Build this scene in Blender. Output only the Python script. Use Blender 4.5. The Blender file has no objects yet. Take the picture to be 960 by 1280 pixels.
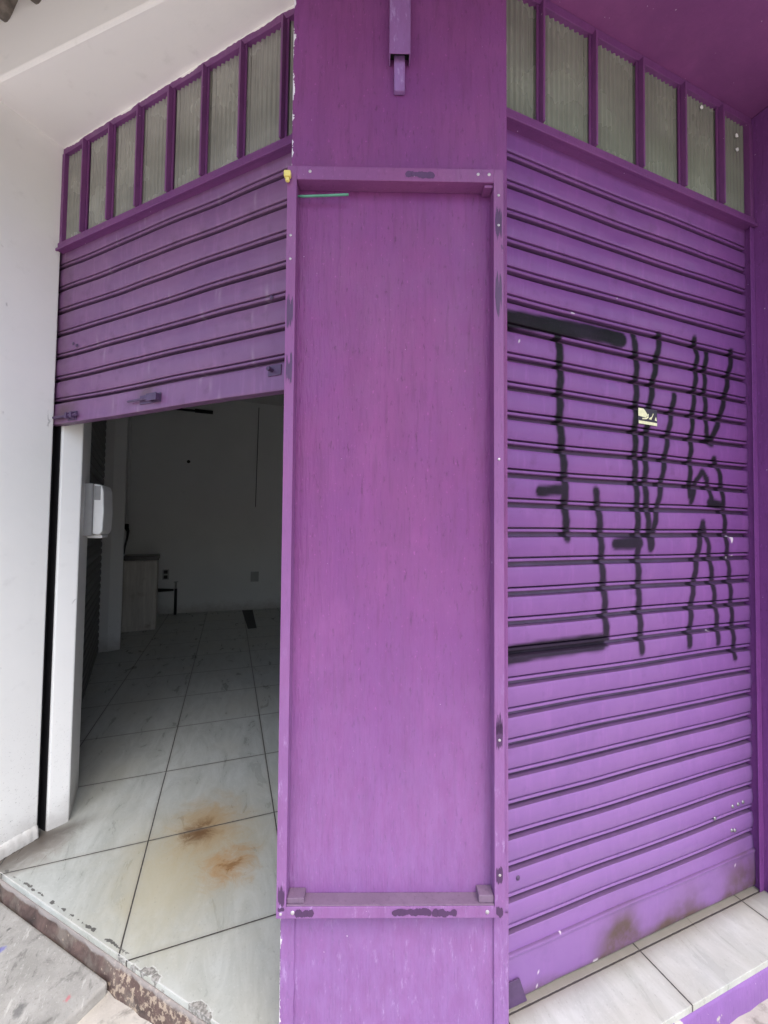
import bpy, bmesh, math, random
import numpy as np
from mathutils import Vector, Matrix
random.seed(7); rng = np.random.default_rng(7)
SC = bpy.context.scene
C = bpy.data.collections.new("corner_shop"); SC.collection.children.link(C)
R2 = math.sqrt(.5)

# ------------------------------------------------------------------ materials
class NT:
    def __init__(s, name):
        s.m = bpy.data.materials.new(name); s.m.use_nodes = True
        s.t = s.m.node_tree; s.t.nodes.clear()
        s.out = s.n('ShaderNodeOutputMaterial'); s.b = s.n('ShaderNodeBsdfPrincipled')
        s.l(s.b.outputs[0], s.out.inputs['Surface'])
        s.co = s.n('ShaderNodeTexCoord').outputs['Object']
    def n(s, k, **kw):
        n = s.t.nodes.new(k)
        for a, v in kw.items(): setattr(n, a, v)
        return n
    def l(s, a, b): s.t.links.new(a, b)
    def put(s, sock, v):
        if hasattr(v, 'links'): s.l(v, sock)
        elif isinstance(v, (tuple, list)) and sock.type == 'RGBA': sock.default_value = tuple(v) + ((1,) if len(v) == 3 else ())
        else: sock.default_value = v
    def math(s, op, a, b=0., c=0., clamp=False):
        n = s.n('ShaderNodeMath', operation=op); n.use_clamp = clamp
        for i, v in enumerate((a, b, c)): s.put(n.inputs[i], v)
        return n.outputs[0]
    def map(s, scale=(1, 1, 1), loc=(0, 0, 0), rot=(0, 0, 0), src=None):
        n = s.n('ShaderNodeMapping'); s.l(src or s.co, n.inputs[0])
        n.inputs['Scale'].default_value = scale; n.inputs['Location'].default_value = loc; n.inputs['Rotation'].default_value = rot
        return n.outputs[0]
    def noise(s, sc, det=4, rough=.55, scale=(1, 1, 1), loc=(0, 0, 0), dist=0, rot=(0, 0, 0)):
        n = s.n('ShaderNodeTexNoise'); s.l(s.map(scale, loc, rot), n.inputs['Vector'])
        n.inputs['Scale'].default_value = sc; n.inputs['Detail'].default_value = det
        n.inputs['Roughness'].default_value = rough; n.inputs['Distortion'].default_value = dist
        return n.outputs[0]
    def ramp(s, v, lo, hi, a=0., b=1.):
        n = s.n('ShaderNodeMapRange', interpolation_type='SMOOTHSTEP'); s.put(n.inputs[0], v)
        for i, x in zip((1, 2, 3, 4), (lo, hi, a, b)): n.inputs[i].default_value = x
        return n.outputs[0]
    def mix(s, f, a, b, blend='MIX'):
        n = s.n('ShaderNodeMix', data_type='RGBA', blend_type=blend)
        s.put(n.inputs[0], f); s.put(n.inputs[6], a); s.put(n.inputs[7], b)
        return n.outputs[2]
    def xyz(s, src=None):
        n = s.n('ShaderNodeSeparateXYZ'); s.l(src or s.co, n.inputs[0]); return n.outputs
    def attr(s, name):
        return s.n('ShaderNodeAttribute', attribute_name=name).outputs['Fac']
    def bump(s, h, st=.3, d=.002, prev=None):
        n = s.n('ShaderNodeBump'); n.inputs['Strength'].default_value = st; n.inputs['Distance'].default_value = d
        s.l(h, n.inputs['Height'])
        if prev: s.l(prev, n.inputs['Normal'])
        return n.outputs[0]
    def done(s, col, rough=.6, normal=None, spec=.4, metal=0.):
        s.put(s.b.inputs['Base Color'], col); s.put(s.b.inputs['Roughness'], rough)
        s.b.inputs['Specular IOR Level'].default_value = spec; s.put(s.b.inputs['Metallic'], metal)
        if normal: s.l(normal, s.b.inputs['Normal'])
        return s.m

def paint(name, base, alt, chip=(.10, .03, .11), rough=.5, streak=1., chips=.0, tint=0., z0=0., edge=None):
    """brushed gloss paint on plaster or steel: vertical brush streaks, blotches, chips, paler lavender low down"""
    t = NT(name)
    big = t.noise(2.2, 4, .6); mid = t.noise(9, 5, .6, loc=(3, 1, 2))
    st = t.noise(55, 3, .6, scale=(1, 1, .09)); st2 = t.noise(160, 2, .5, scale=(1, 1, .14), loc=(5, 2, 1))
    c = t.mix(t.ramp(big, .35, .65), base, alt)
    c = t.mix(t.ramp(mid, .5, .75, 0, .3), c, tuple(min(1, v * 1.25) for v in base))
    st3 = t.noise(13, 4, .65, scale=(1, 1, .16), loc=(7, 3, 5))
    c = t.mix(t.ramp(st3, .48, .72, 0, .3 * streak), c, tuple(v * .70 for v in base)); c = t.mix(t.ramp(st3, .46, .28, 0, .25 * streak), c, tuple(v * 1.35 for v in base))
    c = t.mix(t.ramp(st, .5, .72, 0, .48 * streak), c, tuple(v * .72 for v in base))
    x, y, z = t.xyz()
    gk = t.noise(95, 4, .7, scale=(1, 1, .25), loc=(4, 1, 9)); c = t.mix(t.math('MULTIPLY', t.ramp(gk, .57, .68), .75 * min(1, streak)), c, tuple(v * .5 for v in base))
    wn_ = t.noise(120, 3, .6, scale=(1, 1, .5), loc=(8, 3, 2)); c = t.mix(t.math('MULTIPLY', t.ramp(wn_, .62, .72), .5 * min(1, streak)), c, tuple(min(1, v * 1.9) for v in base))
    pt = t.noise(3.2, 5, .62, scale=(1, 1, .7), loc=(6, 6, 2)); c = t.mix(t.ramp(pt, .56, .70, 0, .30 * min(1, streak)), c, tuple(min(1, v * 1.3 + .015) for v in base)); c = t.mix(t.ramp(pt, .42, .28, 0, .35 * min(1, streak)), c, tuple(v * .68 for v in base))
    if tint:
        zz = t.math('ADD', z, t.math('MULTIPLY', t.math('SUBTRACT', big, .5), .5))
        d = t.math('MULTIPLY', t.ramp(zz, z0 + 1.9, z0 + .0, 0, tint), t.ramp(t.noise(26, 5, .7, scale=(1, 1, .35)), .34, .66, .72, 1))
        c = t.mix(d, c, (.335, .205, .47))  # mixed towards pale lavender lower down
        fl = t.ramp(t.noise(48, 5, .75, scale=(1, 1, .28), loc=(3, 8, 1)), .55, .70)
        c = t.mix(t.math('MULTIPLY', fl, t.ramp(zz, z0 + .75, z0 + .1, 0, .55)), c, (.46, .33, .58))
        c = t.mix(t.math('MULTIPLY', t.ramp(t.noise(60, 4, .7, scale=(1, 1, .2), loc=(1, 4, 6)), .62, .72), t.ramp(zz, z0 + 1.6, z0 + .1, .15, .5)), c, (.14, .05, .16))
    sp = t.noise(75, 2, .5, loc=(9, 9, 9))
    c = t.mix(t.ramp(sp, .765, .79), c, (.62, .50, .64))
    if chips:
        ch = t.noise(7, 5, .62, loc=(1, 7, 3), scale=(1, 1, .6))
        c = t.mix(t.ramp(ch, .72 - chips, .735 - chips), c, chip)
    if edge:   # white plaster where the paint has flaked off a vertical arris at local x = edge
        e = t.math('ABSOLUTE', t.math('SUBTRACT', x, edge))
        lim = t.math('MULTIPLY', t.ramp(t.noise(14, 5, .7, loc=(2, 2, 8)), .42, .68), .011)
        c = t.mix(t.math('LESS_THAN', e, lim), c, (.74, .68, .72))
    h = t.math('ADD', t.math('MULTIPLY', st, 1.), t.math('MULTIPLY', st2, .5))
    gr = t.noise(38, 6, .72, scale=(1, 1, .45), loc=(2, 6, 1))
    nb = t.bump(h, .75 * streak, .0035); nb = t.bump(mid, .15, .005, nb); nb = t.bump(gr, .45 * streak, .004, nb)
    return t.done(c, t.ramp(mid, .3, .7, rough - .08, rough + .12), nb, .35)

def plaster(name, base, grime=(.42, .40, .37), gz=None, rough=.75, cracks=True, blot=.35):
    t = NT(name)
    big = t.noise(1.3, 5, .6); mid = t.noise(11, 5, .6); fine = t.noise(120, 3, .6)
    c = t.mix(t.ramp(big, .38, .7, 0, blot), base, tuple(v * .88 for v in base))
    c = t.mix(t.ramp(mid, .60, .78, 0, .14), c, grime)
    if cracks:
        n = t.n('ShaderNodeTexNoise'); t.l(t.map((1, 1, .5), (4, 1, 2)), n.inputs[0]); n.inputs['Scale'].default_value = 5.; n.inputs['Detail'].default_value = 6
        k = t.math('ABSOLUTE', t.math('SUBTRACT', n.outputs[0], .5))
        m = t.math('MULTIPLY', t.ramp(k, .012, .002), t.ramp(t.noise(9, 3, .5, loc=(6, 3, 1)), .66, .72, 0, .5))
        c = t.mix(t.math('MULTIPLY', m, .8), c, (.16, .15, .14))
    z = t.xyz()[2]
    if gz is not None:
        zz = t.math('ADD', z, t.math('MULTIPLY', t.math('SUBTRACT', mid, .5), .22))
        c = t.mix(t.ramp(zz, gz + .22, gz - .04, 0, .6), c, (.33, .30, .26)); c = t.mix(t.math('MULTIPLY', t.ramp(fine, .62, .70), t.ramp(zz, gz + .9, gz, 0, .6)), c, (.25, .23, .2))
    nb = t.bump(mid, .2, .006); nb = t.bump(fine, .18, .0012, nb)
    return t.done(c, rough, nb, .3)

P_BASE, P_ALT = (.196, .046, .170), (.178, .042, .176)
M_PILLAR = paint('purple paint on plaster', P_BASE, P_ALT, tint=.55, z0=0., streak=1.2, edge=.0005)
M_FRAME = paint('purple paint on steel frame', (.208, .062, .182), (.19, .057, .186), chips=.055, streak=.5, rough=.42, tint=.35, z0=.1)
M_FRAMETOP = paint('dusty purple paint on frame ledge', (.15, .095, .15), (.19, .125, .19), streak=.5)
M_PEEL = paint('old dark purple undercoat', (.085, .035, .10), (.07, .03, .085), streak=.4)
M_TRANS = paint('purple paint on window bars', (.19, .055, .19), (.165, .05, .18), streak=.4, rough=.45)
M_SOFFIT = paint('purple painted soffit', (.25, .07, .22), (.20, .055, .19), streak=.2, rough=.6)
M_PIER = paint('purple paint on side pier', (.20, .055, .23), (.175, .05, .21), chips=.02, streak=.8, rough=.42)
M_RISER = paint('purple painted step', (.24, .115, .33), (.21, .10, .30), chips=.05, chip=(.46, .42, .37), streak=.4)
M_WHITE = plaster('white painted plaster', (.90, .89, .86), gz=-.02)
M_LINTEL = plaster('white painted lintel plaster', (.90, .87, .85), cracks=False, blot=.2)
M_UPPER = plaster('white painted upper wall', (.74, .69, .66), grime=(.5, .42, .42), cracks=False)
M_ROOMW = plaster('white room wall', (.80, .81, .79), grime=(.5, .5, .48), gz=0., cracks=False)
M_CEIL = plaster('white room ceiling', (.7, .7, .68), cracks=False)

def simple(name, col, rough=.5, metal=0., nscale=20, var=.25, bump=.15, spec=.4):
    t = NT(name); nz = t.noise(nscale, 4, .6)
    c = t.mix(t.ramp(nz, .35, .68), tuple(v * (1 - var) for v in col), col)
    return t.done(c, rough, t.bump(nz, bump, .002), spec, metal)
M_BLACK = simple('black steel channel', (.018, .017, .019), .6)
M_DARKP = simple('dark purple steel plate', (.10, .055, .13), .5)
M_STEEL = simple('dull grey steel', (.30, .29, .30), .4, .8)
M_SCREW = simple('bright screw head', (.55, .50, .52), .45, .5)
M_BLKPL = simple('black plastic', (.015, .015, .016), .45)
M_WHPL = simple('white plastic', (.82, .82, .80), .35, var=.05, bump=.02)
M_GRPL = simple('smoked grey plastic', (.30, .30, .30), .3, var=.1, bump=.02)
M_GREY = simple('grey pvc pipe', (.42, .43, .42), .45, var=.1)
M_SHUT_IN = simple('dark grey shutter paint', (.13, .13, .125), .5)
M_CABTOP = simple('dark counter top', (.035, .033, .03), .3)
M_GREEN = simple('green wire sheath', (.10, .30, .20), .4, var=.1)
M_YEL = simple('yellow wire connector', (.75, .62, .18), .5, var=.1)
M_CREAM = simple('cream sticker paper', (.82, .78, .48), .5, var=.15, nscale=90)
M_INK = simple('black sticker ink', (.03, .02, .035), .5)
M_HATCH = simple('dark floor cover', (.022, .022, .022), .5)
M_TILEROOF = simple('weathered grey roof tile', (.27, .23, .20), .85, nscale=14, var=.6, bump=.6)
M_DARKCAV = simple('black shade fill', (.012, .011, .011), .9)  # near-black fill for the shade inside the trunking

def cabinet_mat():
    t = NT('pale worn wood laminate')
    g = t.noise(30, 4, .6, scale=(1, 1, .08)); b = t.noise(5, 4, .6)
    c = t.mix(t.ramp(g, .35, .7), (.50, .47, .42), (.62, .59, .53)); c = t.mix(t.ramp(b, .55, .75, 0, .6), c, (.24, .19, .14))
    return t.done(c, .5, t.bump(g, .1, .001))
M_CAB = cabinet_mat()

def glass_mat(name, col):
    t = NT(name)
    b = t.noise(4.5, 4, .6); d = t.noise(14, 3, .6, scale=(1, 1, .18))
    c = t.mix(t.ramp(b, .35, .68), tuple(v * .8 for v in col), col)
    c = t.mix(t.ramp(d, .45, .8, 0, .25), c, tuple(v * 1.4 for v in col))
    rb = t.math('MULTIPLY', t.math('ADD', t.math('SINE', t.math('MULTIPLY', t.xyz()[0], math.tau / .0235)), 1.), .5)
    c = t.mix(t.math('MULTIPLY', t.math('POWER', rb, 2.), .35), c, tuple(v * .45 for v in col))  # dark refraction bands of the ribs painted into the colour
    film = t.ramp(t.noise(3.2, 2, .5, scale=(1, 1, 1.5), loc=(2, 5, 3)), .30, .72)
    c = t.mix(film, tuple(v * .62 for v in col), c)
    p = t.b; t.put(p.inputs['Base Color'], c); t.put(p.inputs['Roughness'], t.math('ADD', t.ramp(d, .3, .7, .14, .20), t.math('MULTIPLY', film, .15)))
    p.inputs['IOR'].default_value = 1.9; p.inputs['Specular IOR Level'].default_value = .5; p.inputs['Transmission Weight'].default_value = 0.
    return t.m
M_GLASS_L = glass_mat('dusty reeded glass', (.38, .375, .335))
M_GLASS_R = glass_mat('greenish reeded glass', (.31, .335, .265))

S_T, AX, CY = .598, -.336, 2.321            # tile size and grid origin (m)
def tile_mat():
    t = NT('marbled white floor tile')
    x, y, z = t.xyz()
    u = t.math('DIVIDE', t.math('SUBTRACT', x, AX), S_T); v = t.math('DIVIDE', t.math('SUBTRACT', y, CY), S_T)
    def dist(a): return t.math('SUBTRACT', .5, t.math('ABSOLUTE', t.math('SUBTRACT', t.math('FRACT', a), .5)))
    jag = t.math('MULTIPLY', t.math('SUBTRACT', t.noise(60, 3, .6), .5), .004)
    g = t.math('ADD', t.math('MINIMUM', dist(u), dist(v)), jag)
    wn = t.n('ShaderNodeTexWhiteNoise', noise_dimensions='2D'); cb = t.n('ShaderNodeCombineXYZ')
    t.l(t.math('FLOOR', u), cb.inputs[0]); t.l(t.math('FLOOR', v), cb.inputs[1]); t.l(cb.outputs[0], wn.inputs['Vector'])
    rnd = wn.outputs['Value']
    v1 = t.noise(7, 6, .65, scale=(1.6, .5, 1), rot=(0, 0, .6), dist=.8); v2 = t.noise(26, 5, .7, scale=(1.8, .45, 1), rot=(0, 0, .75), dist=.4)
    sp = t.noise(90, 3, .6)
    c = t.mix(t.ramp(v1, .32, .68), (.395, .41, .375), (.515, .53, .495))
    c = t.mix(t.ramp(v2, .60, .74, 0, .5), c, (.33, .33, .30))
    c = t.mix(t.ramp(sp, .60, .72, 0, .5), c, (.32, .315, .29)); c = t.mix(t.ramp(sp, .42, .30, 0, .35), c, (.60, .61, .58))
    c = t.mix(t.ramp(t.noise(1.7, 4, .6, loc=(4, 0, 0)), .45, .7, 0, .4), c, (.47, .45, .37))
    c = t.mix(t.math('MULTIPLY', rnd, .12), c, (.40, .41, .38))
    wob = t.math('MULTIPLY', t.math('SUBTRACT', t.noise(9, 8, .78, loc=(0, 3, 0), dist=.9), .5), .34)
    def spot(px, py, r0, r1, k, col, c, sx=1., sy=1.):
        dx = t.math('MULTIPLY', t.math('SUBTRACT', x, px), sx); dy = t.math('MULTIPLY', t.math('SUBTRACT', y, py), sy)
        d = t.math('SQRT', t.math('ADD', t.math('MULTIPLY', dx, dx), t.math('MULTIPLY', dy, dy)))
        return t.mix(t.ramp(t.math('ADD', d, wob), r1, r0, 0, k), c, col)
    c = spot(-.12, 2.15, .02, .62, .6, (.40, .37, .26), c); c = spot(-.10, 2.20, .02, .46, .4, (.44, .36, .22), c)
    c = spot(-.07, 2.33, .0, .26, .75, (.40, .25, .10), c, 1, .8)
    c = spot(-.115, 2.30, .0, .12, .9, (.12, .05, .018), c)
    c = spot(.035, 2.04, .0, .16, .8, (.42, .23, .08), c); c = spot(.04, 2.035, .0, .05, .7, (.20, .10, .04), c)
    c = spot(-.25, 2.0, .0, .32, .35, (.47, .42, .27), c, 1.3, .6)
    c = spot(-.80, 2.44, .0, .20, .8, (.27, .24, .21), c)
    c = t.mix(t.ramp(g, .035, .004, 0, .3), c, (.27, .25, .21))
    sc = t.noise(34, 5, .75, scale=(2.2, .3, 1), rot=(0, 0, .9), loc=(3, 3, 0)); c = t.mix(t.math('MULTIPLY', t.ramp(sc, .64, .70), t.ramp(t.noise(4, 3, .5, loc=(1, 8, 0)), .5, .62, 0, .55)), c, (.20, .19, .17))
    fk = t.noise(60, 4, .7, scale=(1.8, .7, 1), rot=(0, 0, .75), loc=(6, 2, 0)); c = t.mix(t.ramp(fk, .62, .70, 0, .55), c, (.24, .235, .21))
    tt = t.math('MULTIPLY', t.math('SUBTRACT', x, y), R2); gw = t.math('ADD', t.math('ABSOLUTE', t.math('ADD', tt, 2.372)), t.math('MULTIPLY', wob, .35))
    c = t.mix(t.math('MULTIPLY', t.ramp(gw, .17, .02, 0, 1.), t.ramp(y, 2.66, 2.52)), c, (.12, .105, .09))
    # grubby worn path in from the street and dirt along the shutter foot
    c = t.mix(t.math('MULTIPLY', t.ramp(t.math('ABSOLUTE', t.math('SUBTRACT', y, 1.145)), .09, .0), .8), c, (.20, .17, .14))
    # broken tile edge along the chamfered threshold: mortar shows
    e = t.math('SUBTRACT', t.math('MULTIPLY', t.math('ADD', x, y), R2), 1.0010)
    bite = t.ramp(t.noise(13, 3, .55, loc=(7, 5, 0)), .48, .66, .0, .026)
    onl = t.math('LESS_THAN', x, .35)
    far = t.ramp(x, -.36, -.22); bite = t.math('MULTIPLY', bite, far)
    br = t.math('MULTIPLY', t.math('LESS_THAN', e, bite), onl)
    scn = t.noise(21, 4, .6, loc=(2, 9, 0)); cen = t.math('ADD', .012, t.math('MULTIPLY', t.noise(16, 3, .6, loc=(5, 1, 0)), .014))
    half = t.math('MULTIPLY', t.ramp(scn, .47, .60), .0065)
    scar = t.math('MULTIPLY', t.math('MULTIPLY', t.math('LESS_THAN', t.math('ABSOLUTE', t.math('SUBTRACT', e, cen)), half), onl), t.math('SUBTRACT', 1., far))
    rim = t.math('MULTIPLY', t.math('LESS_THAN', t.math('ABSOLUTE', t.math('SUBTRACT', e, t.math('ADD', bite, .0034))), t.math('ADD', .0012, t.math('MULTIPLY', jag, .5))), onl)
    mort = t.mix(t.ramp(sp, .4, .6), (.20, .19, .17), (.38, .36, .33))
    c = t.mix(t.ramp(g, .0052, .0036), c, (.055, .05, .045))
    c = t.mix(br, c, mort); c = t.mix(scar, c, (.12, .115, .105)); c = t.mix(t.math('MULTIPLY', rim, .8), c, (.62, .61, .59))
    rough = t.ramp(v1, .3, .7, .26, .42); rough = t.math('MAXIMUM', rough, t.math('MULTIPLY', br, .9))
    h = t.math('SUBTRACT', t.ramp(g, .002, .007), t.math('MULTIPLY', br, .8))
    nb = t.bump(h, .5, .003); nb = t.bump(v2, .05, .002, nb)
    return t.done(c, rough, nb, .4)
M_TILE = tile_mat()

def concrete(name, base, dark, marks=False):
    t = NT(name)
    a = t.noise(2.5, 6, .65); b = t.noise(14, 6, .65, dist=.4); f = t.noise(140, 4, .7)
    c = t.mix(t.ramp(a, .35, .68), dark, base); c = t.mix(t.ramp(b, .54, .72, 0, .75), c, tuple(v * .45 for v in dark))
    c = t.mix(t.ramp(f, .58, .74, 0, .6), c, tuple(v * .5 for v in dark)); c = t.mix(t.ramp(f, .40, .28, 0, .5), c, tuple(min(.8, v * 1.35) for v in base))
    if marks:
        st_ = t.noise(20, 5, .7, scale=(2.2, .6, 1), rot=(0, 0, .75)); c = t.mix(t.ramp(st_, .56, .70, 0, .7), c, (.13, .125, .115)); c = t.mix(t.ramp(st_, .42, .30, 0, .5), c, (.62, .60, .56))
        x, y, z = t.xyz()
        wob = t.math('MULTIPLY', t.math('SUBTRACT', t.noise(60, 3, .6), .5), .025)
        for px, py, r, sy, col in ((-.775, 2.015, .016, 1., (.10, .10, .45)), (-.48, 1.735, .012, 1., (.55, .12, .15)), (-.62, 1.75, .022, .6, (.07, .07, .07)), (-.79, 2.10, .008, 1, (.05, .05, .05))):
            dx = t.math('SUBTRACT', x, px); dy = t.math('MULTIPLY', t.math('SUBTRACT', y, py), sy)
            d = t.math('SQRT', t.math('ADD', t.math('MULTIPLY', dx, dx), t.math('MULTIPLY', dy, dy)))
            c = t.mix(t.ramp(t.math('ADD', d, wob), r, r * .35, 0, .62), c, col)
    nb = t.bump(b, .5, .006); nb = t.bump(f, .4, .002, nb)
    return t.done(c, .85, nb, .25)
M_SLAB = concrete('stained concrete slab', (.46, .44, .41), (.29, .28, .255), True)
M_GROUND = concrete('old pavement concrete', (.54, .50, .445), (.38, .35, .31))
M_ROAD = concrete('pale worn street paving', (.40, .36, .31), (.30, .27, .23))

def kerb_mat():
    t = NT('worn brown threshold stone')
    a = t.noise(12, 6, .65, dist=.6); b = t.noise(50, 5, .7); L = t.noise(5, 4, .6, loc=(3, 3, 3))
    c = t.mix(t.ramp(a, .32, .68), (.075, .050, .044), (.150, .098, .084)); c = t.mix(t.ramp(b, .56, .70, 0, .6), c, (.04, .03, .027))
    c = t.mix(t.ramp(t.noise(4, 5, .7, loc=(8, 1, 0)), .48, .66, 0, .75), c, (.21, .18, .15)); c = t.mix(t.ramp(a, .40, .30, 0, .7), c, (.05, .04, .036))
    c = t.mix(t.ramp(t.math('ADD', t.math('ADD', b, t.math('MULTIPLY', L, .35)), t.ramp(t.xyz()[0], -.75, .1, 0, .16)), .80, .88, 0, .9), c, (.42, .33, .25))
    c = t.mix(t.ramp(t.math('ADD', t.xyz()[2], t.math('MULTIPLY', t.math('SUBTRACT', b, .5), .02)), -.040, -.028, 0, .75), c, (.33, .30, .28))
    c = t.mix(t.ramp(b, .70, .76), c, (.60, .54, .47))
    nb = t.bump(a, .6, .008); nb = t.bump(b, .4, .003, nb)
    return t.done(c, .75, nb, .3)
M_KERB = kerb_mat()

def curtain_mat(name, base, alt, low_tint=.0):
    """painted shutter steel; point attributes carry spray paint, darker ledges and grooves, soot and chips"""
    t = NT(name)
    big = t.noise(2.4, 4, .6); mid = t.noise(12, 5, .65); st = t.noise(40, 3, .6, scale=(1, 1, .12)); f = t.noise(110, 3, .6)
    c = t.mix(t.ramp(big, .35, .66), base, alt)
    c = t.mix(t.ramp(st, .52, .74, 0, .38), c, tuple(v * 1.35 for v in base))
    c = t.mix(t.ramp(mid, .54, .74, 0, .5), c, tuple(v * .62 for v in base))
    zw = t.math('ADD', t.xyz()[2], t.math('MULTIPLY', t.math('SUBTRACT', big, .5), .8))
    c = t.mix(t.ramp(zw, 1.9, .1, 0, low_tint), c, (.28, .175, .41))  # paler lavender towards the foot of the curtain
    c = t.mix(t.math('MULTIPLY', t.attr('tint'), t.ramp(mid, .3, .6, .7, .95)), c, (.10, .055, .11))  # darker purple on the ledges and in the grooves
    c = t.mix(t.ramp(f, .78, .80), c, (.50, .42, .52))
    soot = t.attr('soot'); c = t.mix(t.math('MULTIPLY', soot, t.ramp(mid, .25, .6, .45, 1.)), c, (.10, .06, .055))
    c = t.mix(t.attr('chip'), c, (.66, .58, .62))
    sp = t.attr('spray')
    c = t.mix(t.math('MULTIPLY', t.math('POWER', sp, 1.15), t.math('MULTIPLY', t.ramp(f, .2, .5, .95, 1.), t.math('SUBTRACT', 1., t.math('MULTIPLY', t.attr('tint'), .12)))), c, (.008, .0075, .009))
    rough = t.math('ADD', t.ramp(mid, .3, .7, .36, .52), t.math('MULTIPLY', sp, .2))
    nb = t.bump(mid, .10, .004); nb = t.bump(st, .08, .001, nb)
    t.done(c, rough, nb, .4); t.l(t.math('SUBTRACT', .4, t.math('MULTIPLY', sp, .25)), t.b.inputs['Specular IOR Level']); return t.m
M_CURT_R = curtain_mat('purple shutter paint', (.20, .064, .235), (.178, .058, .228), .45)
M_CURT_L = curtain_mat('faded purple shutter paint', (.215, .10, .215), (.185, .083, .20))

# ------------------------------------------------------------------ mesh helpers
class MB:
    def __init__(s): s.v = []; s.f = []; s.m = []
    def add(s, vs, fs, m=0):
        o = len(s.v); s.v += [tuple(p) for p in vs]; s.f += [tuple(i + o for i in f) for f in fs]; s.m += [m] * len(fs); return s
    def box(s, x0, x1, y0, y1, z0, z1, m=0):
        return s.prism([(x0, y0), (x1, y0), (x1, y1), (x0, y1)], z0, z1, m)
    def prism(s, poly, z0, z1, m=0):
        a = sum(poly[i][0] * poly[(i + 1) % len(poly)][1] - poly[(i + 1) % len(poly)][0] * poly[i][1] for i in range(len(poly)))
        if a < 0: poly = poly[::-1]
        n = len(poly)
        vs = [(x, y, z0) for x, y in poly] + [(x, y, z1) for x, y in poly]
        fs = [tuple(range(n - 1, -1, -1)), tuple(range(n, 2 * n))] + [(i, (i + 1) % n, n + (i + 1) % n, n + i) for i in range(n)]
        return s.add(vs, fs, m)
    def tube(s, pts, r, m=0, k=10):
        pts = [Vector(p) for p in pts]; rs = r if isinstance(r, (list, tuple)) else [r] * len(pts); vs = []; fs = []
        up = None
        for i, p in enumerate(pts):
            d = (pts[min(i + 1, len(pts) - 1)] - pts[max(i - 1, 0)]).normalized()
            if up is None: up = d.orthogonal().normalized()
            up = (up - d * up.dot(d)).normalized(); w = d.cross(up)
            for j in range(k):
                a = 2 * math.pi * j / k; vs.append(p + (up * math.cos(a) + w * math.sin(a)) * rs[i])
        for i in range(len(pts) - 1):
            for j in range(k): fs.append((i * k + j, i * k + (j + 1) % k, (i + 1) * k + (j + 1) % k, (i + 1) * k + j))
        fs.append(tuple(range(k - 1, -1, -1))); fs.append(tuple((len(pts) - 1) * k + j for j in range(k)))
        return s.add(vs, fs, m)
    def build(s, name, mats, parent=None, bevel=0., smooth=False, seg=2):
        me = bpy.data.meshes.new(name); me.from_pydata(s.v, [], s.f); me.update()
        for m in (mats if isinstance(mats, (list, tuple)) else [mats]): me.materials.append(m)
        me.polygons.foreach_set('material_index', s.m)
        if smooth: me.polygons.foreach_set('use_smooth', [True] * len(s.f))
        o = bpy.data.objects.new(name, me); C.objects.link(o)
        if parent: o.parent = parent
        if bevel:
            b = o.modifiers.new('bevel', 'BEVEL'); b.width = bevel; b.segments = seg; b.limit_method = 'ANGLE'; b.angle_limit = math.radians(40)
        return o
def tag(o, label, cat, group=None, kind=None):
    if label: o['label'] = label
    if cat: o['category'] = cat
    if group: o['group'] = group
    if kind: o['kind'] = kind
    return o
def thing(name, label, cat, loc=(0, 0, 0), rz=0., group=None):
    o = bpy.data.objects.new(name, None); C.objects.link(o); o.location = loc; o.rotation_euler = (0, 0, rz); o.empty_display_size = .1
    return tag(o, label, cat, group)
def at(o, loc, rz=0.): o.location = loc; o.rotation_euler = (0, 0, rz); return o
def struct(o): o['kind'] = 'structure'; return o

# ------------------------------------------------------------------ frames: chamfered left bay, pillar face, right bay
RZ_L = -math.pi / 4
def L(t, d): return ((t + d) * R2, (d - t) * R2)          # left bay: t along the bay (rightwards), d inward
PL, PR = Vector((.163, 1.229)), Vector((.784, 1.004))
PT = (PR - PL).normalized(); PN = Vector((-PT.y, PT.x)); RZ_P = math.atan2(PT.y, PT.x); PW = (PR - PL).length
LEAN = -.0066                                              # the pillar is slightly out of plumb
def on_pillar(o, z):
    p = PL + PT * (LEAN * z); o.location = (p.x, p.y, z); o.rotation_euler = (0, LEAN, RZ_P); return o
SOF = 3.49                                                 # underside of the lintels

# ------------------------------------------------------------------ ground, floor, pavement
m = MB(); m.add([(-60, -60, -.118), (60, -60, -.118), (60, 60, -.118), (-60, 60, -.118)], [(0, 1, 2, 3)])
struct(m.build('pavement', M_GROUND))
m = MB(); m.add([(-60, -10, -.114), (60, -10, -.114), (60, -3.2, -.114), (-60, -3.2, -.114)], [(0, 1, 2, 3)])
struct(m.build('road', M_ROAD))
poly = [L(-2.47, 1.0010), (.195, 1.222), (.74, 1.03), (.77, .94), (4.2, .94), (4.2, 8.0), (-2.4, 8.0), (-2.4, 3.0)]
m = MB(); m.prism(poly, -.022, 0.)
struct(m.build('floor', M_TILE, bevel=.002))
# raised pavement slab in front of the left doorway, its broken edge running out from the threshold
e0 = Vector((-.352, 1.762)); ed = Vector((-R2, -R2))
a1 = Vector(L(-4.5, .9815)); e0 = Vector(L(-1.4930, .9815))
pts = []
n = 26
for i in range(n + 1):
    w = (random.random() - .5) * .022
    p = e0 + ed * (i / n * 3.2) + Vector((R2, -R2)) * w; pts.append(tuple(p))
pts += [(-5.0, .1), tuple(a1)]
m = MB(); m.prism(pts, -.30, -.076)
struct(m.build('pavement_slab', M_SLAB, bevel=.012, seg=3))
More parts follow.
